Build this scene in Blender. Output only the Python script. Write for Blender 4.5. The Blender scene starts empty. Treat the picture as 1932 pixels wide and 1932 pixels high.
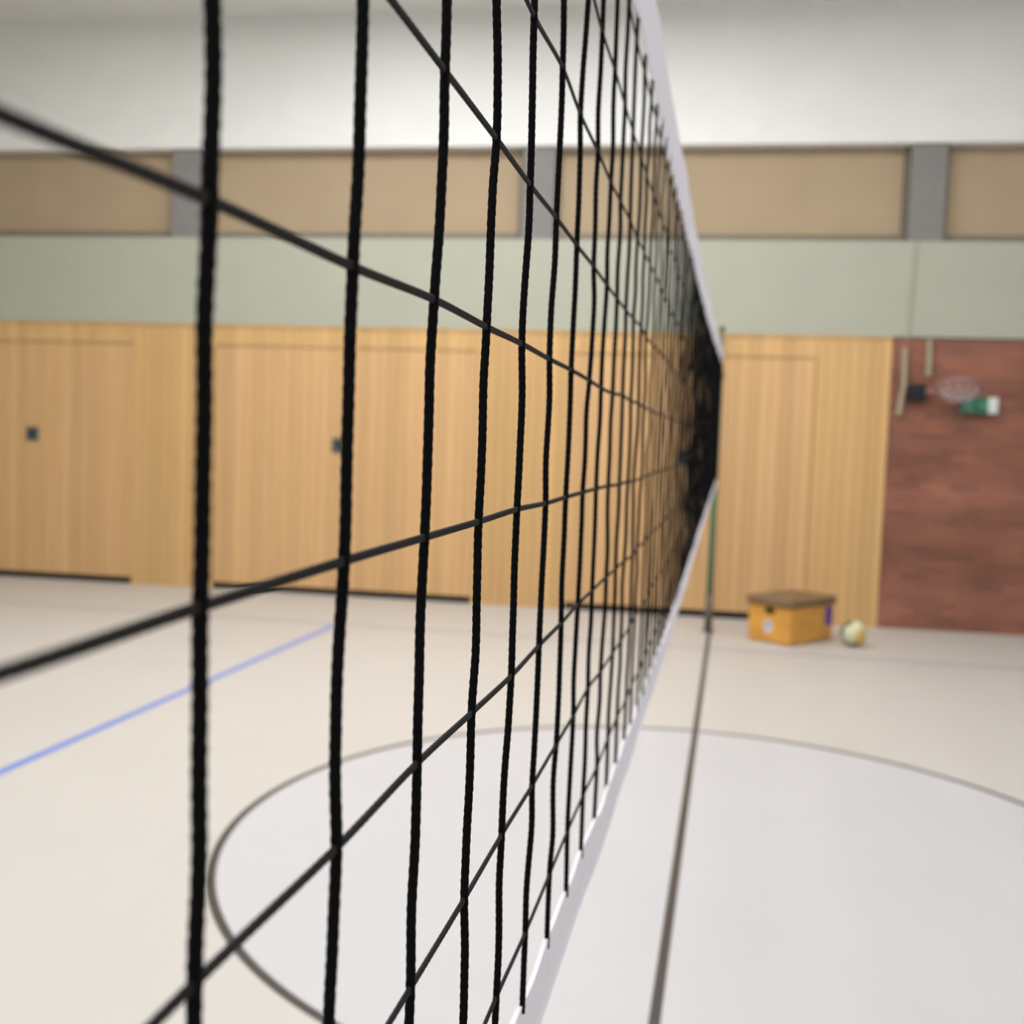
import bpy, bmesh, math, random
from mathutils import Vector, Matrix

random.seed(11)
S = bpy.context.scene
COL = S.collection
PI = math.pi

# ------------------------------------------------------------------ camera
HC = 1.53                                   # height of the lens above the floor
cam = bpy.data.cameras.new('camera')
cam_o = bpy.data.objects.new('camera', cam)
COL.objects.link(cam_o)
_r = Vector((0.97869095, 0.20231959, 0.03508275))
_u = Vector((-0.04709761, 0.0548791, 0.99738162))
_f = Vector((-0.19986453, 0.97778069, -0.06323845))
m4 = Matrix.Identity(4)
for i in range(3):
    m4[i][0], m4[i][1], m4[i][2] = _r[i], _u[i], -_f[i]
m4[0][3], m4[1][3], m4[2][3] = 0, 0, HC
cam_o.matrix_world = m4
cam.sensor_width = 36.0
cam.lens = 2032.5 / 1932 * 36.0
cam.clip_start = 0.02
cam.clip_end = 100
cam.dof.use_dof = True
cam.dof.focus_distance = 0.57
cam.dof.aperture_fstop = (cam.lens / 1000) / 0.0045
S.camera = cam_o

# ------------------------------------------------------------------ world, exposure, lamps' strength
w = bpy.data.worlds.new('world')
S.world = w
w.use_nodes = True
w.node_tree.nodes['Background'].inputs[0].default_value = (0.9, 0.95, 1.0, 1)
w.node_tree.nodes['Background'].inputs[1].default_value = 0.3
S.view_settings.view_transform = 'Standard'
S.view_settings.look = 'None'
S.view_settings.gamma = 1.0
S.view_settings.use_curve_mapping = False
S.view_settings.exposure = 0.0
LAMP_W = 34.5                               # base watts of the added ceiling lamps
LAMP_COL = (0.95, 0.98, 1.05)
LAMP_SPOTS = [(x, y - dy, kx * ky) for y, ky in ((7.7, 1.2), (5.6, 0.9), (3.2, 0.65), (0.2, 0.6), (-2.8, 0.6)) for x, dy, kx in ((-5.6, 0.4, 0.06), (-3.0, 0, 1.0), (-0.6, 0, 1.0), (2.2, 0, 0.07))]  # outer columns kept weak so the sides of the hall fall darker
FILL_COL = (0.92, 0.97, 1.10)
FILL_RIGHT_W, FILL_NEAR_W = 85.0, 62.0      # fill light behind the added window bands, right and near walls
CEIL = 5.5


# ------------------------------------------------------------------ helpers
def nt(name):
    m = bpy.data.materials.new(name)
    m.use_nodes = True
    return m, m.node_tree.nodes, m.node_tree.links, m.node_tree.nodes['Principled BSDF']


def flat(name, col, rough=0.6, spec=0.3, noise=0.06, scale=20.0, metal=0.0):
    """plain paint or plastic with a little mottling"""
    m, N, L, b = nt(name)
    b.inputs['Roughness'].default_value = rough
    b.inputs['Specular IOR Level'].default_value = spec
    b.inputs['Metallic'].default_value = metal
    tc = N.new('ShaderNodeTexCoord')
    n = N.new('ShaderNodeTexNoise')
    n.inputs['Scale'].default_value = scale
    n.inputs['Detail'].default_value = 3
    L.new(tc.outputs['Object'], n.inputs['Vector'])
    r = N.new('ShaderNodeValToRGB')
    r.color_ramp.elements[0].position = 0.3
    r.color_ramp.elements[1].position = 0.7
    r.color_ramp.elements[0].color = tuple(c * (1 - noise) for c in col) + (1,)
    r.color_ramp.elements[1].color = tuple(min(1, c * (1 + noise)) for c in col) + (1,)
    L.new(n.outputs['Fac'], r.inputs['Fac'])
    L.new(r.outputs['Color'], b.inputs['Base Color'])
    return m


def math_node(N, L, op, a, bb):
    n = N.new('ShaderNodeMath')
    n.operation = op
    for i, v in enumerate((a, bb)):
        if v is None:
            continue
        if isinstance(v, (int, float)):
            n.inputs[i].default_value = v
        else:
            L.new(v, n.inputs[i])
    return n.outputs[0]


BOARD = 0.096


def wood_boards(name, col, spread):
    """vertical boards: each board its own tone, fine grain along it"""
    m, N, L, b = nt(name)
    b.inputs['Roughness'].default_value = 0.5
    b.inputs['Specular IOR Level'].default_value = 0.25
    tc = N.new('ShaderNodeTexCoord')
    sp = N.new('ShaderNodeSeparateXYZ')
    L.new(tc.outputs['Object'], sp.inputs[0])
    idx = math_node(N, L, 'FLOOR', math_node(N, L, 'DIVIDE', sp.outputs['X'], BOARD), None)
    wn = N.new('ShaderNodeTexWhiteNoise')
    wn.noise_dimensions = '1D'
    L.new(idx, wn.inputs['W'])
    mp = N.new('ShaderNodeMapping')
    mp.inputs['Scale'].default_value = (60, 60, 1.3)
    L.new(tc.outputs['Object'], mp.inputs['Vector'])
    ns = N.new('ShaderNodeTexNoise')
    ns.inputs['Scale'].default_value = 1.0
    ns.inputs['Detail'].default_value = 4
    L.new(mp.outputs['Vector'], ns.inputs['Vector'])
    a = math_node(N, L, 'MULTIPLY_ADD', wn.outputs['Value'], spread)
    a.node.inputs[2].default_value = 1 - spread / 2
    g = math_node(N, L, 'MULTIPLY_ADD', ns.outputs['Fac'], 0.30)
    g.node.inputs[2].default_value = 0.85
    f = math_node(N, L, 'MULTIPLY', a, g)
    vm = N.new('ShaderNodeVectorMath')
    vm.operation = 'SCALE'
    vm.inputs[0].default_value = col
    L.new(f, vm.inputs['Scale'])
    L.new(vm.outputs[0], b.inputs['Base Color'])
    return m


def brick_mat():
    m, N, L, b = nt('red_brick')
    b.inputs['Roughness'].default_value = 0.85
    b.inputs['Specular IOR Level'].default_value = 0.2
    tc = N.new('ShaderNodeTexCoord')
    sp = N.new('ShaderNodeSeparateXYZ')
    L.new(tc.outputs['Object'], sp.inputs[0])
    cb = N.new('ShaderNodeCombineXYZ')
    L.new(sp.outputs['X'], cb.inputs['X'])
    L.new(sp.outputs['Z'], cb.inputs['Y'])
    br = N.new('ShaderNodeTexBrick')
    br.inputs['Color1'].default_value = (0.330, 0.130, 0.082, 1)
    br.inputs['Color2'].default_value = (0.235, 0.100, 0.072, 1)
    br.inputs['Mortar'].default_value = (0.22, 0.13, 0.10, 1)
    br.inputs['Scale'].default_value = 1.0
    br.inputs['Brick Width'].default_value = 0.25
    br.inputs['Row Height'].default_value = 0.0625
    br.inputs['Mortar Size'].default_value = 0.006
    L.new(cb.outputs[0], br.inputs['Vector'])
    mp = N.new('ShaderNodeMapping')
    mp.inputs['Scale'].default_value = (1.2, 1.2, 2.2)
    L.new(tc.outputs['Object'], mp.inputs['Vector'])
    ns = N.new('ShaderNodeTexNoise')
    ns.inputs['Scale'].default_value = 1.0
    ns.inputs['Detail'].default_value = 5
    L.new(mp.outputs[0], ns.inputs['Vector'])
    f = math_node(N, L, 'MULTIPLY_ADD', ns.outputs['Fac'], 1.3)
    f.node.inputs[2].default_value = 0.36
    vm = N.new('ShaderNodeVectorMath')
    vm.operation = 'SCALE'
    L.new(br.outputs['Color'], vm.inputs[0])
    L.new(f, vm.inputs['Scale'])
    L.new(vm.outputs[0], b.inputs['Base Color'])
    bp = N.new('ShaderNodeBump')
    bp.inputs['Strength'].default_value = 0.5
    bp.inputs['Distance'].default_value = 0.008
    bp.invert = True
    L.new(br.outputs['Fac'], bp.inputs['Height'])
    L.new(bp.outputs[0], b.inputs['Normal'])
    return m


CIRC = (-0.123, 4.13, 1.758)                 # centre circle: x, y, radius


def floor_mat():
    """cream sports floor; the cooler white inside the centre circle is a glossy reflection put into the colour"""
    m, N, L, b = nt('sports_floor')
    b.inputs['Roughness'].default_value = 0.45
    b.inputs['Specular IOR Level'].default_value = 0.35
    tc = N.new('ShaderNodeTexCoord')
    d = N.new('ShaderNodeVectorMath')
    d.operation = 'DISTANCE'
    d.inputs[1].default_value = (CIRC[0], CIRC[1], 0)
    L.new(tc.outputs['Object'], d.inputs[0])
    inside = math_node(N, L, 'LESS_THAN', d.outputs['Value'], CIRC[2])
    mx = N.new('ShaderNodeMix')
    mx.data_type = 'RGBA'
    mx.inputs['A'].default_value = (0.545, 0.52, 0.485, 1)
    mx.inputs['B'].default_value = (0.535, 0.532, 0.545, 1)  # cooler tone stands for the floor's glossy reflection
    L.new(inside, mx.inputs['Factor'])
    ns = N.new('ShaderNodeTexNoise')
    ns.inputs['Scale'].default_value = 1.6
    ns.inputs['Detail'].default_value = 4
    L.new(tc.outputs['Object'], ns.inputs['Vector'])
    f = math_node(N, L, 'MULTIPLY_ADD', ns.outputs['Fac'], 0.07)
    f.node.inputs[2].default_value = 0.965
    vm = N.new('ShaderNodeVectorMath')
    vm.operation = 'SCALE'
    L.new(mx.outputs['Result'], vm.inputs[0])
    L.new(f, vm.inputs['Scale'])
    L.new(vm.outputs[0], b.inputs['Base Color'])
    return m


def cloth(name, col, through):
    """thin woven cloth that lets some light through from behind"""
    m = flat(name, col, 0.7, 0.2, 0.03, 60)
    N, L = m.node_tree.nodes, m.node_tree.links
    t = N.new('ShaderNodeBsdfTranslucent')
    t.inputs['Color'].default_value = col + (1,)
    mx = N.new('ShaderNodeMixShader')
    mx.inputs[0].default_value = through
    L.new(N['Principled BSDF'].outputs[0], mx.inputs[1])
    L.new(t.outputs[0], mx.inputs[2])
    L.new(mx.outputs[0], N['Material Output'].inputs['Surface'])
    return m


def emit(name, col, s):
    m, N, L, b = nt(name)
    b.inputs['Base Color'].default_value = col + (1,)
    b.inputs['Emission Color'].default_value = col + (1,)
    b.inputs['Emission Strength'].default_value = s
    return m


M = {
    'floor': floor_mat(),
    'plaster': flat('cream_plaster', (0.435, 0.44, 0.36), 0.85, 0.15, 0.025, 3),
    'white': flat('white_plaster', (0.80, 0.80, 0.78), 0.9, 0.1, 0.02, 3),
    'concrete': flat('grey_concrete', (0.235, 0.228, 0.22), 0.85, 0.15, 0.08, 25),
    'panelling': wood_boards('beech_panelling', (0.65, 0.412, 0.182), 0.20),
    'door': wood_boards('beech_door_boards', (0.655, 0.410, 0.199), 0.18),
    'brick': brick_mat(),
    'gap': flat('black_gap_and_band', (0.012, 0.012, 0.012), 0.8, 0.1),
    'blind': flat('tan_blind_cloth', (0.415, 0.32, 0.212), 0.85, 0.1, 0.03, 2),
    'bar': flat('brown_grey_bar', (0.20, 0.175, 0.135), 0.6, 0.3),
    'handle': flat('blue_grey_metal', (0.10, 0.125, 0.135), 0.45, 0.4),
    'handle2': flat('dark_recess', (0.05, 0.06, 0.065), 0.6, 0.3),
    'cord': flat('black_net_cord', (0.0028, 0.0026, 0.0034), 0.8, 0.10, 0.3, 900),
    'cord_toplit': flat('black_flat_cord_toplit', (0.0095, 0.0085, 0.0088), 0.7, 0.22, 0.35, 900),  # lighter than the vertical cords: light from above put into the colour
    'tape': cloth('white_net_tape', (0.92, 0.91, 0.97), 0.3),
    'green': flat('green_pole_paint', (0.10, 0.20, 0.115), 0.4, 0.4),
    'brownpole': flat('brown_grey_pole', (0.17, 0.145, 0.10), 0.4, 0.4),
    'dkpole': flat('dark_grey_pole', (0.13, 0.11, 0.085), 0.5, 0.3),
    'blue': flat('blue_line_paint', (0.155, 0.25, 0.62), 0.4, 0.3),
    'dark': flat('dark_line_paint', (0.060, 0.050, 0.046), 0.4, 0.3),
    'lilac': flat('lilac_grey_line_paint', (0.36, 0.335, 0.40), 0.4, 0.3),
    'ochre': flat('ochre_varnished_wood', (0.70, 0.345, 0.068), 0.4, 0.35, 0.12, 9),
    'leather': flat('brown_leather', (0.215, 0.135, 0.07), 0.6, 0.3, 0.15, 25),
    'hole': flat('dark_hole', (0.05, 0.025, 0.008), 0.8, 0.1),
    'sticker': flat('white_sticker', (0.62, 0.61, 0.66), 0.5, 0.3),
    'stickgrey': flat('grey_sticker_print', (0.30, 0.31, 0.36), 0.5, 0.3),
    'purple': flat('purple_sticker', (0.13, 0.065, 0.35), 0.5, 0.3),
    'ballw': flat('cream_leather', (0.66, 0.68, 0.47), 0.5, 0.3),
    'bally': flat('yellow_leather', (0.66, 0.47, 0.15), 0.5, 0.3),
    'ballg': flat('green_leather', (0.07, 0.12, 0.06), 0.5, 0.3),
    'black': flat('black_metal', (0.015, 0.016, 0.024), 0.5, 0.3),
    'creambar': flat('cream_metal', (0.40, 0.36, 0.25), 0.5, 0.3),
    'rim': flat('dusty_pink_metal', (0.36, 0.20, 0.20), 0.5, 0.3),
    'netw': flat('pale_net_cord', (0.52, 0.42, 0.42), 0.8, 0.2),
    'signgreen': flat('sign_green', (0.022, 0.17, 0.10), 0.4, 0.4, 0.03),
    'signwhite': flat('sign_white', (0.72, 0.80, 0.74), 0.4, 0.4, 0.03),
    'signpale': flat('sign_pale_green', (0.19, 0.42, 0.32), 0.4, 0.4, 0.03),
    'housing': flat('lamp_housing_white', (0.7, 0.7, 0.7), 0.5, 0.3),
    'tube': emit('lamp_diffuser_glow', (1.0, 0.96, 0.9), 12.0),
}


def bm_box(bm, lo, hi, bevel=0.0, seg=2):
    r = bmesh.ops.create_cube(bm, size=1.0)
    for v in r['verts']:
        for i in range(3):
            v.co[i] = lo[i] + (v.co[i] + 0.5) * (hi[i] - lo[i])
    if bevel:
        es = {e for v in r['verts'] for e in v.link_edges}
        bmesh.ops.bevel(bm, geom=list(es), offset=bevel, segments=seg, affect='EDGES', profile=0.5)
    return bm


def bm_cyl(bm, p0, p1, r0, r1=None, n=20):
    r1 = r0 if r1 is None else r1
    p0, p1 = Vector(p0), Vector(p1)
    d = (p1 - p0).normalized()
    a = d.orthogonal().normalized()
    b = d.cross(a)
    A = [bm.verts.new(p0 + (a * math.cos(2 * PI * i / n) + b * math.sin(2 * PI * i / n)) * r0) for i in range(n)]
    B = [bm.verts.new(p1 + (a * math.cos(2 * PI * i / n) + b * math.sin(2 * PI * i / n)) * r1) for i in range(n)]
    for i in range(n):
        bm.faces.new((A[i], A[(i + 1) % n], B[(i + 1) % n], B[i]))
    bm.faces.new(A[::-1])
    bm.faces.new(B)
    return bm


def link(name, me, mat, parent=None, smooth=False, tf=None):
    for mm in (mat if isinstance(mat, (list, tuple)) else [mat]):
        me.materials.append(mm)
    if smooth:
        me.polygons.foreach_set('use_smooth', [True] * len(me.polygons))
    o = bpy.data.objects.new(name, me)
    COL.objects.link(o)
    if parent is not None:
        o.parent = parent
    elif tf is not None:
        o.matrix_world = tf
    return o


def obj(name, bm, mat, parent=None, smooth=False, tf=None):
    bmesh.ops.recalc_face_normals(bm, faces=bm.faces[:])
    me = bpy.data.meshes.new(name)
    bm.to_mesh(me)
    bm.free()
    return link(name, me, mat, parent, smooth, tf)


def pyobj(name, V, F, mat, parent=None, smooth=True, tf=None):
    me = bpy.data.meshes.new(name)
    me.from_pydata(V, [], F)
    me.update()
    return link(name, me, mat, parent, smooth, tf)


def tag(o, label, cat, group=None):
    o['label'] = label
    o['category'] = cat
    if group:
        o['group'] = group
    return o


def struct(o):
    o['kind'] = 'structure'
    return o


def empty(name, label, cat, loc=(0, 0, 0), rot=0.0, group=None, tf=None):
    o = bpy.data.objects.new(name, None)
    COL.objects.link(o)
    o.empty_display_size = 0.1
    o.matrix_world = tf if tf is not None else Matrix.Translation(loc) @ Matrix.Rotation(rot, 4, 'Z')
    return tag(o, label, cat, group)


# frame of the far wall: local x runs along the wall, local y points into it, z up
WYAW, WDIST = 0.0467, 9.9955
WT = Matrix.Translation((0, WDIST, 0)) @ Matrix.Rotation(WYAW, 4, 'Z')


def wall_at(a, z=0.0):
    return WT @ Matrix.Translation((a, 0, z))


# ------------------------------------------------------------------ room shell
A0, A1 = -9.3, 6.3
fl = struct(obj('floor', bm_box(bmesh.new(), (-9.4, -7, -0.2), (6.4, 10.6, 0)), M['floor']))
struct(obj('ceiling', bm_box(bmesh.new(), (-9.4, -7, CEIL), (6.4, 10.6, CEIL + 0.2)), M['white']))
struct(obj('wall_left', bm_box(bmesh.new(), (-9.4, -7, 0), (-9.2, 9.6, CEIL)), M['plaster']))
WZ0, WZ1 = 2.5, 4.9                         # unseen window bands added to brighten the far wall and net tape
bm = bmesh.new()
for lo, hi in (((6.2, -7, 0), (6.4, 10.3, WZ0)), ((6.2, -7, WZ1), (6.4, 10.3, CEIL)), ((6.2, -7, WZ0), (6.4, -5.5, WZ1)), ((6.2, 8.5, WZ0), (6.4, 10.3, WZ1))):
    bm_box(bm, lo, hi)
struct(obj('wall_right', bm, M['plaster']))
bm = bmesh.new()
for lo, hi in (((-9.2, -7, 0), (6.2, -6.8, WZ0)), ((-9.2, -7, WZ1), (6.2, -6.8, CEIL)), ((-9.2, -7, WZ0), (-8.0, -6.8, WZ1)), ((5.0, -7, WZ0), (6.2, -6.8, WZ1))):
    bm_box(bm, lo, hi)
struct(obj('wall_near', bm, M['plaster']))


def added_window_band(name, axis, a, b, mid):
    bm = bmesh.new()
    n = 7
    pts = [a + (b - a) * i / n for i in range(n + 1)]
    boxes = [(p - .04, p + .04, WZ0, WZ1) for p in pts] + [(a, b, WZ0, WZ0 + .07), (a, b, WZ1 - .07, WZ1)]
    for u0, u1, z0, z1 in boxes:
        if axis == 'y':
            bm_box(bm, (mid - .04, u0, z0), (mid + .04, u1, z1))
        else:
            bm_box(bm, (u0, mid - .04, z0), (u1, mid + .04, z1))
    return struct(obj(name, bm, M['housing']))


added_window_band('added_window_1', 'y', -5.46, 8.46, 6.32)
added_window_band('added_window_2', 'x', -7.96, 4.96, -6.92)
for nm, wd, en, loc, rot in (('fill_daylight_right', 13.8, FILL_RIGHT_W, (6.5, 1.5, 3.7), (0, PI / 2, 0)), ('fill_daylight_near', 12.8, FILL_NEAR_W, (-1.5, -7.1, 3.7), (PI / 2, 0, 0))):  # area lights added outside the bands as daylight fill
    la = bpy.data.lights.new(nm, 'AREA')
    la.shape = 'RECTANGLE'
    la.size, la.size_y = (2.3, wd) if nm == 'fill_daylight_right' else (wd, 2.3)
    la.energy = en
    la.color = FILL_COL
    lo = bpy.data.objects.new(nm, la)
    COL.objects.link(lo)
    lo.location = loc
    lo.rotation_euler = rot

BAND0, BAND1, LINT = 2.59, 3.42, 4.27
PIL = [(-8.95, -8.62), (-5.50, -5.17), (-2.04, -1.74), (1.40, 1.70), (4.85, 5.15)]
bm = bmesh.new()
bm_box(bm, (A0, 0, BAND0), (A1, 0.40, BAND1))          # cream band
bm_box(bm, (A0, 0.07, 0), (A1, 0.40, BAND0))           # backing of panelling and brick
bm_box(bm, (A0, 0.30, BAND1), (A1, 0.40, LINT))        # back of the window niches
wall = struct(obj('wall_far', bm, M['plaster'], tf=WT))
obj('lintel', bm_box(bmesh.new(), (A0, 0, LINT), (A1, 0.40, CEIL)), M['white'], wall)
for p0, p1 in PIL:
    obj('pillar', bm_box(bmesh.new(), (p0, 0.03, BAND1), (p1, 0.30, LINT), 0.008), M['concrete'], wall)
obj('brick_facing', bm_box(bmesh.new(), (1.322, 0.012, 0), (A1, 0.07, BAND0 - 0.012)), M['brick'], wall)


def boards(bm, a0, a1, z0, z1, y0=0.0, thick=0.05):
    """tongue and groove boards with V grooves on a common pitch"""
    prof = [(a0, y0)]
    k = math.ceil((a0 + 0.006) / BOARD)
    while k * BOARD < a1 - 0.006:
        g = k * BOARD
        prof += [(g - 0.0045, y0), (g, y0 + 0.008), (g + 0.0045, y0)]
        k += 1
    prof.append((a1, y0))
    n = len(prof)
    lo = [bm.verts.new((x, y, z0)) for x, y in prof]
    hi = [bm.verts.new((x, y, z1)) for x, y in prof]
    lb = [bm.verts.new((x, y0 + thick, z0)) for x in (a0, a1)]
    hb = [bm.verts.new((x, y0 + thick, z1)) for x in (a0, a1)]
    for i in range(n - 1):
        bm.faces.new((lo[i], lo[i + 1], hi[i + 1], hi[i]))
    bm.faces.new(lo + [lb[1], lb[0]])
    bm.faces.new(hi + [hb[1], hb[0]])
    bm.faces.new((lo[0], hi[0], hb[0], lb[0]))
    bm.faces.new((lo[-1], hi[-1], hb[1], lb[1]))
    bm.faces.new((lb[0], lb[1], hb[1], hb[0]))


DOORS = [(-8.03, -5.855), (-5.005, -2.395), (-1.505, 0.685)]
DTOP, HEAD = 2.388, BAND0 - 0.004
bm = bmesh.new()
edges = [A0] + [e for d in DOORS for e in d] + [1.318]
for i in range(0, len(edges), 2):
    boards(bm, edges[i], edges[i + 1], 0, DTOP)
boards(bm, A0, 1.318, DTOP, HEAD - 0.02)
bm_box(bm, (A0, -0.012, HEAD - 0.02), (1.318, 0.05, HEAD))   # thin cap strip along the top
obj('wood_panelling', bm, M['panelling'], wall)

for i, (d0, d1) in enumerate(DOORS):
    bm = bmesh.new()
    boards(bm, d0 + 0.006, d1 - 0.006, 0.066, DTOP - 0.010, 0.006, 0.04)
    dr = struct(obj('door_%d' % (i + 1), bm, M['door'], tf=WT))
    obj('bottom_gap_shade', bm_box(bmesh.new(), (d0 + 0.004, 0.03, 0.0), (d1 - 0.004, 0.05, 0.066)), M['gap'], dr)  # black strip standing in for the dark open gap under the door
    hx, hz = [(-6.939, 1.462), (-3.735, 1.457), (-0.45, 1.46)][i]
    bm = bmesh.new()                        # square pull plate with a raised rim
    for lo, hi in (((-.065, -.07), (.065, -.05)), ((-.065, .05), (.065, .07)), ((-.065, -.05), (-.045, .05)), ((.045, -.05), (.065, .05))):
        bm_box(bm, (hx + lo[0], -0.006, hz + lo[1]), (hx + hi[0], 0.008, hz + hi[1]), 0.002)
    h = obj('handle', bm, M['handle'], dr)
    bm = bm_box(bmesh.new(), (hx - .045, 0.001, hz - .05), (hx + .045, 0.007, hz + .05))
    bm_box(bm, (hx - .04, -0.010, hz - .008), (hx + .04, 0.003, hz + .008), 0.003)
    obj('pull_recess', bm, M['handle2'], h)

# ------------------------------------------------------------------ painted lines on the floor


def court_line(name, p0, p1, wd, mat, label):
    p0, p1 = Vector((p0[0], p0[1], 0)), Vector((p1[0], p1[1], 0))
    d = (p1 - p0).normalized()
    n = Vector((-d.y, d.x, 0)) * wd / 2
    V = [p0 - n, p1 - n, p1 + n, p0 + n]
    V = [(v.x, v.y, 0.0) for v in V] + [(v.x, v.y, 0.0012) for v in V]
    o = pyobj(name, V, [(4, 5, 6, 7), (0, 1, 5, 4), (1, 2, 6, 5), (2, 3, 7, 6), (3, 0, 4, 7)], mat, fl, False)
    o['label'] = label
    return o


court_line('court_line', (-0.139, -5.0), (-0.139, 9.32), 0.032, M['dark'], 'dark centre line under the net')
court_line('court_line', (-3.10, -1.0), (-3.13, 8.26), 0.055, M['blue'], 'blue line left of the net')
SL = 0.034
court_line('court_line', (-9.0, 8.42 - 9.0 * SL + 0.01), (6.0, 8.42 + 6.0 * SL), 0.055, M['lilac'], 'faint lilac grey line along the far wall')
V, F = [], []
n = 160
for i in range(n):
    a = 2 * PI * i / n
    for rr, z in ((CIRC[2] - .016, 0), (CIRC[2] - .016, .0010), (CIRC[2] + .016, .0010), (CIRC[2] + .016, 0)):
        V.append((CIRC[0] + rr * math.cos(a), CIRC[1] + rr * math.sin(a), z))
for i in range(n):
    a, b = i * 4, ((i + 1) % n) * 4
    for j in range(3):
        F.append((a + j, b + j, b + j + 1, a + j + 1))
o = pyobj('circle_line', V, F, M['dark'], fl, False)
o['label'] = 'thin dark centre circle line'

# ------------------------------------------------------------------ unseen ceiling lamps, added to light the hall
ROWS = ['nearest the far wall', 'over the far side of the circle', 'over the near side of the circle', 'above the camera end', 'nearest the near wall']
WHERE = ['%s, %s of its row' % (r, c) for r in ROWS for c in ('leftmost', 'second', 'third', 'rightmost')]
for (lx, ly, k), where in zip(LAMP_SPOTS, WHERE):
    e = empty('added_ceiling_lamp', 'added long white ceiling lamp %s' % where, 'lamp', (lx, ly, CEIL), 0, 'added ceiling lamps')
    obj('housing', bm_box(bmesh.new(), (-0.8, -0.22, -0.09), (0.8, 0.22, 0), 0.01), M['housing'], e)
    obj('diffuser', bm_box(bmesh.new(), (-0.77, -0.19, -0.105), (0.77, 0.19, -0.09)), M['tube'], e)
    la = bpy.data.lights.new('lamp_light', 'AREA')
    la.shape = 'RECTANGLE'
    la.size, la.size_y = 1.54, 0.38
    la.energy = LAMP_W * k
    la.color = LAMP_COL
    lo = bpy.data.objects.new('lamp_light', la)
    COL.objects.link(lo)
    lo.parent = e
    lo.location = (0, 0, -0.11)

# ------------------------------------------------------------------ blinds in the window niches
spans = [(PIL[i][1], PIL[i + 1][0]) for i in range(4)]
BL = ['tan cloth blind above the leftmost wooden door, cut by the left picture edge',
      'wide tan cloth blind behind the nearest net cords, second from the left',
      'wide tan cloth blind high above the wooden box, partly behind the net edge',
      'tan cloth blind above the brick wall, cut by the right picture edge']
for (a0, a1), lab in zip(spans, BL):
    e = empty('window_blind', lab, 'blind', tf=wall_at((a0 + a1) / 2, BAND1), group='tan window blinds')
    hw = (a1 - a0) / 2
    zt = LINT - BAND1
    bm = bmesh.new()                        # slightly wavy cloth
    nx, nz = 40, 6
    g = []
    for s in (0, 1):
        g.append([[bm.verts.new((-hw + .045 + (2 * hw - .09) * i / nx, 0.15 + 0.005 * math.sin(i * 1.1 + j * .25) + s * 0.004, 0.075 + (zt - 0.08) * j / nz)) for i in range(nx + 1)] for j in range(nz + 1)])
    for s in (0, 1):
        for j in range(nz):
            for i in range(nx):
                bm.faces.new((g[s][j][i], g[s][j][i + 1], g[s][j + 1][i + 1], g[s][j + 1][i]))
    obj('blind_cloth', bm, M['blind'], e, True)
    obj('bottom_shade_bar', bm_box(bmesh.new(), (-hw + .03, 0.125, 0.005), (hw - .03, 0.175, 0.078), 0.006), M['bar'], e)  # dark bar standing in for the shadow line at the recess foot
    for sx in (-1, 1):
        x = sx * (hw - .022)
        obj('side_rail', bm_box(bmesh.new(), (x - .018, 0.12, 0.005), (x + .018, 0.185, zt - .005), 0.004), M['bar'], e)

# ------------------------------------------------------------------ volleyball net
NX = -0.1296
S0, ZA = 0.248, 0.058
K0, K1 = -8, 78
Y_END = S0 + 0.1 * K1 + 0.06
KN = {('A', 0): (0.0012, -0.0007), ('B', 0): (0.0007, -0.0018), ('A', 1): (0.0011, -0.0003), ('B', 1): (-0.0004, 0.0), ('C', 1): (0.0005, -0.0008), ('A', 2): (0.0022, 0.0025), ('B', 2): (0.001, 0.0001), ('C', 2): (-0.0016, 0.0011), ('A', 3): (0.002, 0.002), ('B', 3): (-0.0002, 0.0007), ('C', 3): (-0.0002, -0.001), ('A', 4): (0.0021, 0.003), ('B', 4): (0.0014, 0.0018), ('C', 4): (0.0008, -0.0019), ('F', 4): (-0.0082, 0.0003), ('D', 4): (0.0044, -0.001), ('D', 5): (0.0067, 0.0007), ('A', 5): (-0.0001, 0.0019), ('B', 5): (0.0023, 0.0008), ('C', 5): (-0.0044, 0.0002), ('F', 5): (-0.0062, -0.0001), ('D', 6): (0.0035, -0.0004), ('D', 7): (0.0041, -0.0003), ('D', 8): (0.0043, -0.0014), ('D', 9): (0.0002, -0.0013), ('A', 6): (0.0008, 0.0018), ('A', 7): (-0.0013, -0.0001), ('A', 8): (-0.002, -0.0011), ('A', 9): (-0.0045, -0.0012), ('B', 6): (-0.0042, 0.0012), ('B', 7): (-0.0036, 0.0013), ('B', 8): (-0.0082, 0.0013), ('B', 9): (-0.0076, 0.0008), ('C', 6): (-0.0067, 0.0009), ('C', 7): (-0.0071, 0.0021), ('C', 8): (-0.0136, 0.0026), ('C', 9): (-0.0027, 0.0034), ('F', 6): (-0.0073, 0.0028), ('F', 7): (-0.01, 0.0028), ('F', 8): (-0.0103, 0.0056), ('F', 9): (-0.0112, 0.0022), ('E', 8): (0.0093, -0.0021),
      ('B', -1): (0.0, -0.0033), ('A', -1): (0.0, -0.0035), ('D', 0): (0.0018, 0.0), ('C', 0): (0.0, 0.0005), ('D', 1): (0.0065, 0.001), ('D', 2): (0.0068, 0.0), ('D', 3): (0.0094, 0.0), ('F', 1): (-0.001, 0.0), ('F', 2): (-0.004, 0.001), ('F', 3): (-0.005, 0.0)}
ROW = {-4: 'H', -3: 'F', -2: 'C', -1: 'B', 0: 'A', 1: 'D', 2: 'E', 3: 'G', 4: 'J'}


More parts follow.
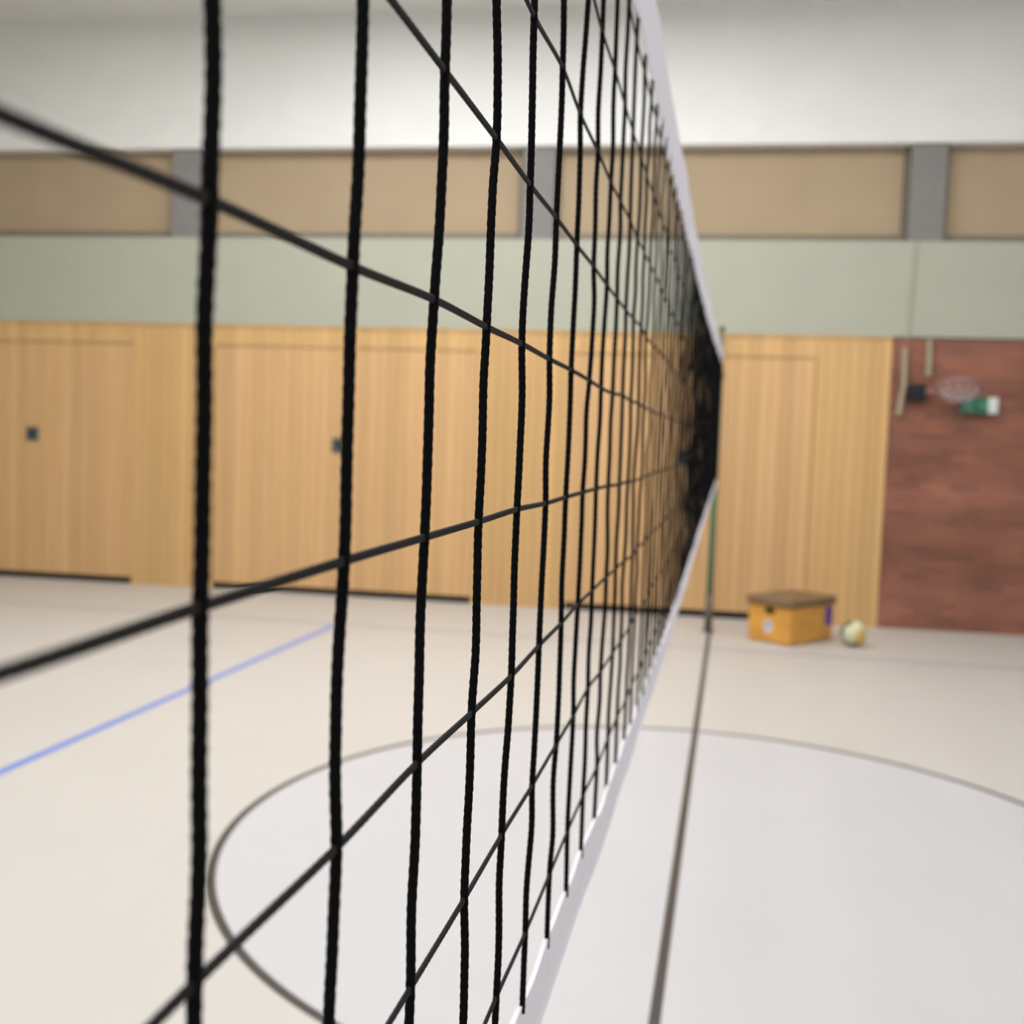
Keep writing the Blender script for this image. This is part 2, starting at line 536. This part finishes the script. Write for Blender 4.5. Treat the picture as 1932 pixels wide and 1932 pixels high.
def interp(s, tab):
    if s <= tab[0][0]:
        return tab[0][1]
    for (s0, v0), (s1, v1) in zip(tab, tab[1:]):
        if s <= s1:
            return v0 + (v1 - v0) * (s - s0) / (s1 - s0)
    return tab[-1][1]


def smooth_tab(tab):
    out = []
    s = -1.0
    while s < 9.0:
        out.append((s, sum(interp(s + d, tab) for d in (-.6, -.4, -.2, 0, .2, .4, .6)) / 7))
        s += 0.1
    return out


GT = smooth_tab([(3.0, 0.0), (4.4, 0.018), (5.5, 0.05), (7.0, 0.105), (9.0, 0.18)])    # how the top edge rises towards the post
GB = smooth_tab([(2.2, 0.0), (3.3, 0.035), (4.4, 0.085), (5.8, 0.135), (7.2, 0.185), (9.0, 0.24)])


def lift(s, zr):
    t = min(1, max(0, (zr + 0.455) / 1.03))
    return HC + zr + interp(s, GB) * (1 - t) + interp(s, GT) * t


def drift(s):                               # the net leans a little off straight towards the post
    return 0.010 * max(0.0, (s - 2.5) / 5.6) ** 2


rk = random.Random(5)
knot = {}
for k in range(K0, K1 + 1):
    sway = rk.gauss(0, 0.003)
    for r in range(-4, 5):
        zr = ZA + 0.1 * r
        ds, dz = KN.get((ROW[r], k), (None, None))
        if ds is None:
            ds, dz = sway + rk.gauss(0, 0.0035), rk.gauss(0, 0.0016)
            if k < 4:
                ds, dz = ds * .3, dz * .3
            if 0 <= k < 10 and r < -3:
                ds += -0.010
        s = S0 + 0.1 * k + ds
        knot[k, r] = Vector((NX + drift(s) + rk.gauss(0, 0.0006), s, lift(s, zr + dz)))


def spline(P, step):
    """Catmull-Rom through the points, sampled about every step metres"""
    out = []
    n = len(P)
    for i in range(n - 1):
        p0, p1, p2, p3 = P[max(0, i - 1)], P[i], P[i + 1], P[min(n - 1, i + 2)]
        st = step(p1) if callable(step) else step
        c = max(1, int(math.ceil((p2 - p1).length / st)))
        for j in range(c):
            t = j / c
            out.append(0.5 * ((2 * p1) + (p2 - p0) * t + (2 * p0 - 5 * p1 + 4 * p2 - p3) * t * t + (3 * p1 - p0 - 3 * p2 + p3) * t ** 3))
    out.append(P[-1].copy())
    return out


def cord_mesh(P, sides, radius_fn, ax0):
    """sweep a cross-section along the path; radius_fn(phi, length) gives the braided surface"""
    V, F = [], []
    ln = 0.0
    cs = [(math.cos(2 * PI * i / sides), math.sin(2 * PI * i / sides), 2 * PI * i / sides) for i in range(sides)]
    for i, p in enumerate(P):
        if i:
            ln += (p - P[i - 1]).length
        t = (P[min(i + 1, len(P) - 1)] - P[max(i - 1, 0)]).normalized()
        b = t.cross(ax0).normalized()
        a = b.cross(t)
        for c, s, ph in cs:
            r = radius_fn(ph, ln)
            V.append((p.x + r * (a.x * c + b.x * s), p.y + r * (a.y * c + b.y * s), p.z + r * (a.z * c + b.z * s)))
    n = len(P)
    for i in range(n - 1):
        for j in range(sides):
            j2 = (j + 1) % sides
            F.append((i * sides + j, i * sides + j2, (i + 1) * sides + j2, (i + 1) * sides + j))
    F.append(tuple(range(sides - 1, -1, -1)))
    F.append(tuple((n - 1) * sides + j for j in range(sides)))
    return V, F


net = empty('volleyball_net', 'black volleyball net with white edge tapes stretched across the hall', 'net', (NX, Y_END, 0))
NI = Matrix.Translation((-NX, -Y_END, 0))


def to_net(V):
    return [(x - NX, y - Y_END, z) for x, y, z in V]


AX = Vector((1, 0, 0))
for k in range(K0, K1 + 1):
    top, bot = knot[k, 4], knot[k, -4]
    P = [Vector((NX + drift(top.y), top.y, lift(top.y, 0.492)))]
    for r in range(4, -5, -1):
        P.append(knot[k, r])
        if r > -4:
            a, b = knot[k, r], knot[k, r - 1]
            for t in (0.3, 0.68):
                q = a.lerp(b, t)
                q.y += rk.gauss(0, 0.0011) * (0.45 if k < 3 else 1)
                q.x += rk.gauss(0, 0.0005)
                P.append(q)
    P.append(Vector((NX + drift(bot.y), bot.y, lift(bot.y, -0.404))))
    near = -1 <= k <= 14
    R = 0.0022
    tw = rk.random() * 6
    wob = [rk.gauss(0, 1) for _ in range(40)]
    if near:
        PP = spline(P, 0.00075)
        kk = 0.0
        for i, p in enumerate(PP):          # the slight crookedness of a twisted cord
            h = p.z * 70
            p.y += 0.00016 * (math.sin(h + wob[0]) + math.sin(2.3 * h + wob[1] * 3))
        V, F = cord_mesh(PP, 10, lambda ph, l: R * (1 + 0.05 * math.cos(2 * (ph) - 2 * PI * l / 0.0056 + tw) + 0.035 * math.cos(5 * ph + 2 * PI * l / 0.0034)), AX)
    else:
        V, F = cord_mesh(spline(P, 0.012), 6, lambda ph, l: R, AX)
    pyobj('vertical_cord', to_net(V), F, M['cord'], net)

UP = Vector((0, 0, 1))
for r in range(-4, 5):
    P = [knot[k, r].copy() for k in range(K0, K1 + 1)]
    P = [P[0] - Vector((0, 0.06, 0))] + P + [Vector((NX + drift(Y_END), Y_END, lift(Y_END, ZA + .1 * r)))]
    PP = spline(P, lambda p: 0.0017 if p.y < 1.3 else 0.012)
    D0, RS = 0.00076, 0.00105

    def flat_cord(ph, l):                   # two strands lying one above the other
        rs = RS * (1 + 0.07 * math.sin(2 * PI * l / 0.0052 + (0 if math.cos(ph) > 0 else 2.1)))
        return D0 * abs(math.cos(ph)) + math.sqrt(rs * rs - (D0 * math.sin(ph)) ** 2)
    V, F = cord_mesh(PP, 14, flat_cord, UP)
    pyobj('horizontal_cord', to_net(V), F, M['cord_toplit'], net)


def tape(name, z0, z1, bulge_top, label):
    """a doubled cloth band folded over its edge cable"""
    h = 0.0018
    rb = 0.0032
    zc = z1 - rb if bulge_top else z0 + rb
    sg = 1 if bulge_top else -1
    prof = [(-h, z0 if bulge_top else z1), (-h, zc - sg * 0.006)]
    for i in range(9):
        a = PI - PI * i / 8
        prof.append((rb * math.cos(a), zc + sg * rb * math.sin(a)))
    prof += [(h, zc - sg * 0.006), (h, z0 if bulge_top else z1)]
    V, F = [], []
    s, n = S0 + .1 * K0 - 0.06, 0
    while s <= Y_END + 1e-6:
        wx = 0.0016 * math.sin(s * 6.1) + 0.0009 * math.sin(s * 17.3)
        edge = 0.0022 * math.sin(s * 31.0) + 0.0012 * math.sin(s * 62.8)
        for j, (x, z) in enumerate(prof):
            e = edge if j in (0, len(prof) - 1) else 0
            V.append((NX + drift(s) + x + wx * (0.4 if z == zc else 1), s, lift(s, z) + e))
        s += 0.02
        n += 1
    m = len(prof)
    for i in range(n - 1):
        for j in range(m):
            F.append((i * m + j, i * m + (j + 1) % m, (i + 1) * m + (j + 1) % m, (i + 1) * m + j))
    F.append(tuple(range(m - 1, -1, -1)))
    F.append(tuple((n - 1) * m + j for j in range(m)))
    o = pyobj(name, to_net(V), F, M['tape'], net, False)
    o['label'] = label


tape('top_tape', 0.481, 0.574, True, 'white band along the top edge')
tape('bottom_tape', -0.452, -0.398, False, 'white band along the bottom edge')
za, zb = lift(Y_END, -0.452), lift(Y_END, 0.57)
obj('side_band', bm_box(bmesh.new(), (drift(Y_END) - 0.004, -0.05, za), (drift(Y_END) + 0.004, 0.012, zb), 0.002), M['gap'], net)
PX, PY = -0.152, 9.2
for zr in (0.56, 0.25, -0.05, -0.435):
    z = lift(Y_END, zr)
    zp = {0.56: z + 0.03}.get(zr, z - 0.01)
    obj('tension_cord', bm_cyl(bmesh.new(), (drift(Y_END), 0.0, z), (PX - NX, PY - 0.055 - Y_END, zp), 0.0025, n=8), M['cord_toplit'], net)

# ------------------------------------------------------------------ net post
post = empty('net_post', 'slim green metal net post standing on the dark floor line at the net end', 'post', (PX, PY, 0))
obj('pole', bm_cyl(bmesh.new(), (0, 0, 0.32), (0, 0, 2.16), 0.028), M['green'], post, True)
o = obj('lower_section', bm_cyl(bmesh.new(), (0, 0, 0.0), (0, 0, 0.32), 0.033), M['dkpole'], post, True)
o['label'] = 'brown grey foot of the post'
bm = bm_cyl(bmesh.new(), (0, 0, 2.16), (0, 0, 2.53), 0.023)
o = obj('upper_section', bm, M['brownpole'], post, True)
o['label'] = 'brown inner tube at the top'
obj('cap', bm_cyl(bmesh.new(), (0, 0, 2.53), (0, 0, 2.565), 0.028, 0.022), M['dkpole'], post, True)
obj('collar', bm_cyl(bmesh.new(), (0, 0, 2.13), (0, 0, 2.19), 0.035), M['dkpole'], post, True)
obj('floor_sleeve', bm_cyl(bmesh.new(), (0, 0, 0.0), (0, 0, 0.010), 0.055), M['dkpole'], post)
for zr in (0.56, -0.435):
    z = lift(Y_END, zr) + (0.03 if zr > 0 else -0.01)
    obj('hook', bm_cyl(bmesh.new(), (0, -0.02, z), (0, -0.052, z), 0.007), M['dkpole'], post)

# ------------------------------------------------------------------ vaulting box
bx_ang = math.radians(53.0)
LX, LY = 0.60, 0.41                         # along the right-hand face, along the left-hand face
box = empty('vaulting_box', 'low ochre wooden vaulting box with brown padded top in front of the panelled wall', 'vaulting box', (0.498, 8.74, 0), bx_ang)
bm = bmesh.new()
bm_box(bm, (0, 0, 0.012), (LX, LY, 0.30), 0.008)
bm_box(bm, (0.02, 0.02, 0.0), (LX - 0.02, LY - 0.02, 0.014))
obj('wooden_body', bm, M['ochre'], box)
obj('padded_top', bm_box(bmesh.new(), (-0.022, -0.022, 0.30), (LX + 0.022, LY + 0.022, 0.372), 0.022, 4), M['leather'], box, True)
# left-hand face is local x = 0; right-hand face is local y = 0
bm = bmesh.new()
c = LY * 0.52


def disc(bm, axis, cx, cz, rx, rz, off, th, n=28):
    A, B = [], []
    for i in range(n):
        u, v = cx + rx * math.cos(2 * PI * i / n), cz + rz * math.sin(2 * PI * i / n)
        for lst, o_ in ((A, off), (B, off + th)):
            lst.append(bm.verts.new((o_, u, v) if axis == 'x' else (u, o_, v)))
    bm.faces.new(A)
    bm.faces.new(B)
    for i in range(n):
        bm.faces.new((A[i], A[(i + 1) % n], B[(i + 1) % n], B[i]))
    return bm


st = obj('round_sticker', disc(bmesh.new(), 'x', c, 0.132, 0.046, 0.054, -0.002, 0.003), M['sticker'], box)
st['label'] = 'pale round sticker on the left face'
obj('sticker_print', disc(bmesh.new(), 'x', c, 0.148, 0.022, 0.020, -0.003, 0.002), M['stickgrey'], st)
o = obj('hand_hole', disc(bmesh.new(), 'x', c - 0.01, 0.262, 0.055, 0.028, -0.0015, 0.003), M['hole'], box)
o['label'] = 'dark grip hole under the padded top'
o = obj('purple_sticker', bm_box(bmesh.new(), (LX - 0.115, -0.002, 0.13), (LX - 0.012, 0.001, 0.285)), M['purple'], box)
o['label'] = 'upright purple sticker at the right end'

# ------------------------------------------------------------------ ball: cube sphere, three strips to a side
bm = bmesh.new()
n = 18
RB = 0.102
mats = [M['ballg'], M['ballw'], M['bally']]
for fi in range(6):
    ax, sg = fi // 2, 1 if fi % 2 else -1
    grid = []
    for j in range(n + 1):
        row = []
        for i in range(n + 1):
            u, v = math.tan((i / n - .5) * PI / 2), math.tan((j / n - .5) * PI / 2)
            d = Vector((0, 0, 0))
            d[ax], d[(ax + 1) % 3], d[(ax + 2) % 3] = sg, u, v
            d.normalize()
            groove = (i % 6 == 0) or j in (0, n)
            row.append(bm.verts.new(d * (RB - (0.002 if groove else 0))))
        grid.append(row)
    for j in range(n):
        for i in range(n):
            f = bm.faces.new((grid[j][i], grid[j][i + 1], grid[j + 1][i + 1], grid[j + 1][i]))
            f.material_index = {0: 0, 1: 2, 2: (1, 1, 2)[j // 6], 3: 0, 4: 0, 5: (0, 1, 1)[i // 6]}[fi]
            f.smooth = True
bmesh.ops.remove_doubles(bm, verts=bm.verts[:], dist=0.0004)
tfb = Matrix.Translation((1.005, 8.99, RB - 0.001)) @ Matrix.Rotation(math.radians(-16), 4, 'Z') @ Matrix.Rotation(math.radians(12), 4, 'Y')
tag(obj('volleyball', bm, mats, tf=tfb), 'yellow, cream and green ball lying on the floor right of the wooden box', 'ball')

# ------------------------------------------------------------------ cable conduit on the cream band
bm = bmesh.new()
bm_cyl(bm, (1.462 - 1.45, -0.012, 3.41), (1.438 - 1.45, -0.012, 2.56), 0.011, n=10)
co = obj('cable_conduit', bm, flat('conduit_grey', (0.44, 0.435, 0.33), 0.7, 0.2), tf=WT @ Matrix.Translation((1.45, 0, 0)))
tag(co, 'thin vertical cable conduit on the cream wall band above the brick', 'conduit')

# ------------------------------------------------------------------ wall hoop
hp = empty('basketball_hoop', 'small pale pink hoop on a black mount with cream bars on the brick wall', 'basketball hoop', tf=wall_at(1.55, 2.1))
obj('mount_plate', bm_box(bmesh.new(), (-0.088, -0.07, -0.068), (0.062, 0.012, 0.075), 0.012), M['black'], hp)
for (x0, z0, x1, z1, lab) in ((-0.118, 0.02, -0.130, 0.40, 'long cream bar left of the mount'), (0.083, 0.145, 0.076, 0.475, 'short cream bar right of the mount'), (-0.150, -0.20, -0.130, 0.02, 'lower cream bar left of the mount')):
    b = bmesh.new()
    bm_box(b, (-0.018, -0.035, 0), (0.018, 0.012, math.hypot(x1 - x0, z1 - z0)), 0.004)
    bmesh.ops.transform(b, matrix=Matrix.Translation((x0, 0, z0)) @ Matrix.Rotation(math.atan2(x1 - x0, z1 - z0), 4, 'Y'), verts=b.verts[:])
    o = obj('bar', b, M['creambar'], hp)
    o['label'] = lab
bm = bmesh.new()
bm_box(bm, (0.055, -0.06, 0.0), (0.14, -0.03, 0.03), 0.004)
obj('arm', bm, M['rim'], hp)
RC = Vector((0.29, -0.24, 0.040))
tilt = Matrix.Translation(RC) @ Matrix.Rotation(math.radians(-20), 4, 'X') @ Matrix.Rotation(math.radians(3), 4, 'Y')
V, F = [], []
n, mm, R0, r0 = 48, 10, 0.178, 0.016
for i in range(n):
    a = 2 * PI * i / n
    for j in range(mm):
        b = 2 * PI * j / mm
        V.append(tilt @ Vector(((R0 + r0 * math.cos(b)) * math.cos(a), (R0 + r0 * math.cos(b)) * math.sin(a), r0 * math.sin(b))))
for i in range(n):
    for j in range(mm):
        F.append((i * mm + j, ((i + 1) % n) * mm + j, ((i + 1) % n) * mm + (j + 1) % mm, i * mm + (j + 1) % mm))
obj_r = pyobj('rim', V, F, M['rim'], hp)
bm = bmesh.new()                            # short diamond-mesh net gathered under the rim
q = 12
lev = [(0.170, 0.0), (0.150, -0.04), (0.115, -0.075), (0.075, -0.10)]
for li in range(3):
    for i in range(q):
        for dd in (-0.5, 0.5):
            a0 = 2 * PI * (i + (0.5 if li % 2 else 0)) / q
            a1 = a0 + dd * 2 * PI / q
            p0 = Vector((lev[li][0] * math.cos(a0), lev[li][0] * math.sin(a0), lev[li][1]))
            p1 = Vector((lev[li + 1][0] * math.cos(a1), lev[li + 1][0] * math.sin(a1), lev[li + 1][1]))
            bm_cyl(bm, tilt @ p0, tilt @ p1, 0.007, n=5)
obj('hoop_net', bm, M['netw'], hp)

# ------------------------------------------------------------------ exit sign
sg = empty('exit_sign', 'green and white emergency exit sign on the brick wall below the hoop', 'sign', tf=wall_at(2.062, 2.005))
obj('sign_box', bm_box(bmesh.new(), (-0.152, -0.05, -0.068), (0.152, 0.012, 0.068), 0.004), M['signgreen'], sg)
obj('green_face', bm_box(bmesh.new(), (-0.153, -0.054, -0.069), (0.072, -0.049, 0.069)), M['signgreen'], sg)
bm = bm_box(bmesh.new(), (0.072, -0.054, -0.069), (0.153, -0.049, 0.069))
o = obj('white_door_symbol', bm, M['signwhite'], sg)
o['label'] = 'white door shape at the right end'
bm = bmesh.new()                            # running figure


def limb(pts, wd):
    for (x0, z0), (x1, z1) in zip(pts, pts[1:]):
        d = Vector((x1 - x0, 0, z1 - z0)).normalized()
        nn = Vector((-d.z, 0, d.x)) * wd / 2
        e = d * wd * .3
        p0, p1 = Vector((x0, 0, z0)) - e, Vector((x1, 0, z1)) + e
        vs = [p0 - nn, p1 - nn, p1 + nn, p0 + nn]
        A = [bm.verts.new((v.x, -0.0565, v.z)) for v in vs]
        B = [bm.verts.new((v.x, -0.0535, v.z)) for v in vs]
        bm.faces.new(A)
        for i in range(4):
            bm.faces.new((A[i], A[(i + 1) % 4], B[(i + 1) % 4], B[i]))


limb([(-0.085, 0.025), (-0.100, -0.015)], 0.030)
limb([(-0.080, 0.030), (-0.050, 0.015), (-0.032, 0.030)], 0.011)
limb([(-0.092, 0.030), (-0.125, 0.030), (-0.135, 0.005)], 0.011)
limb([(-0.098, -0.015), (-0.062, -0.025), (-0.066, -0.062)], 0.014)
limb([(-0.104, -0.015), (-0.112, -0.045), (-0.145, -0.048)], 0.014)
disc(bm, 'y', -0.068, 0.052, 0.015, 0.015, -0.0565, 0.003, 16)
o = obj('running_figure', bm, M['signpale'], sg)
o['label'] = 'pale running figure'
limb_bm = bm = bmesh.new()
limb([(-0.01, 0.0), (0.045, 0.0)], 0.012)
limb([(0.022, 0.026), (0.047, 0.0), (0.022, -0.026)], 0.012)
obj('arrow', bm, M['signpale'], sg)
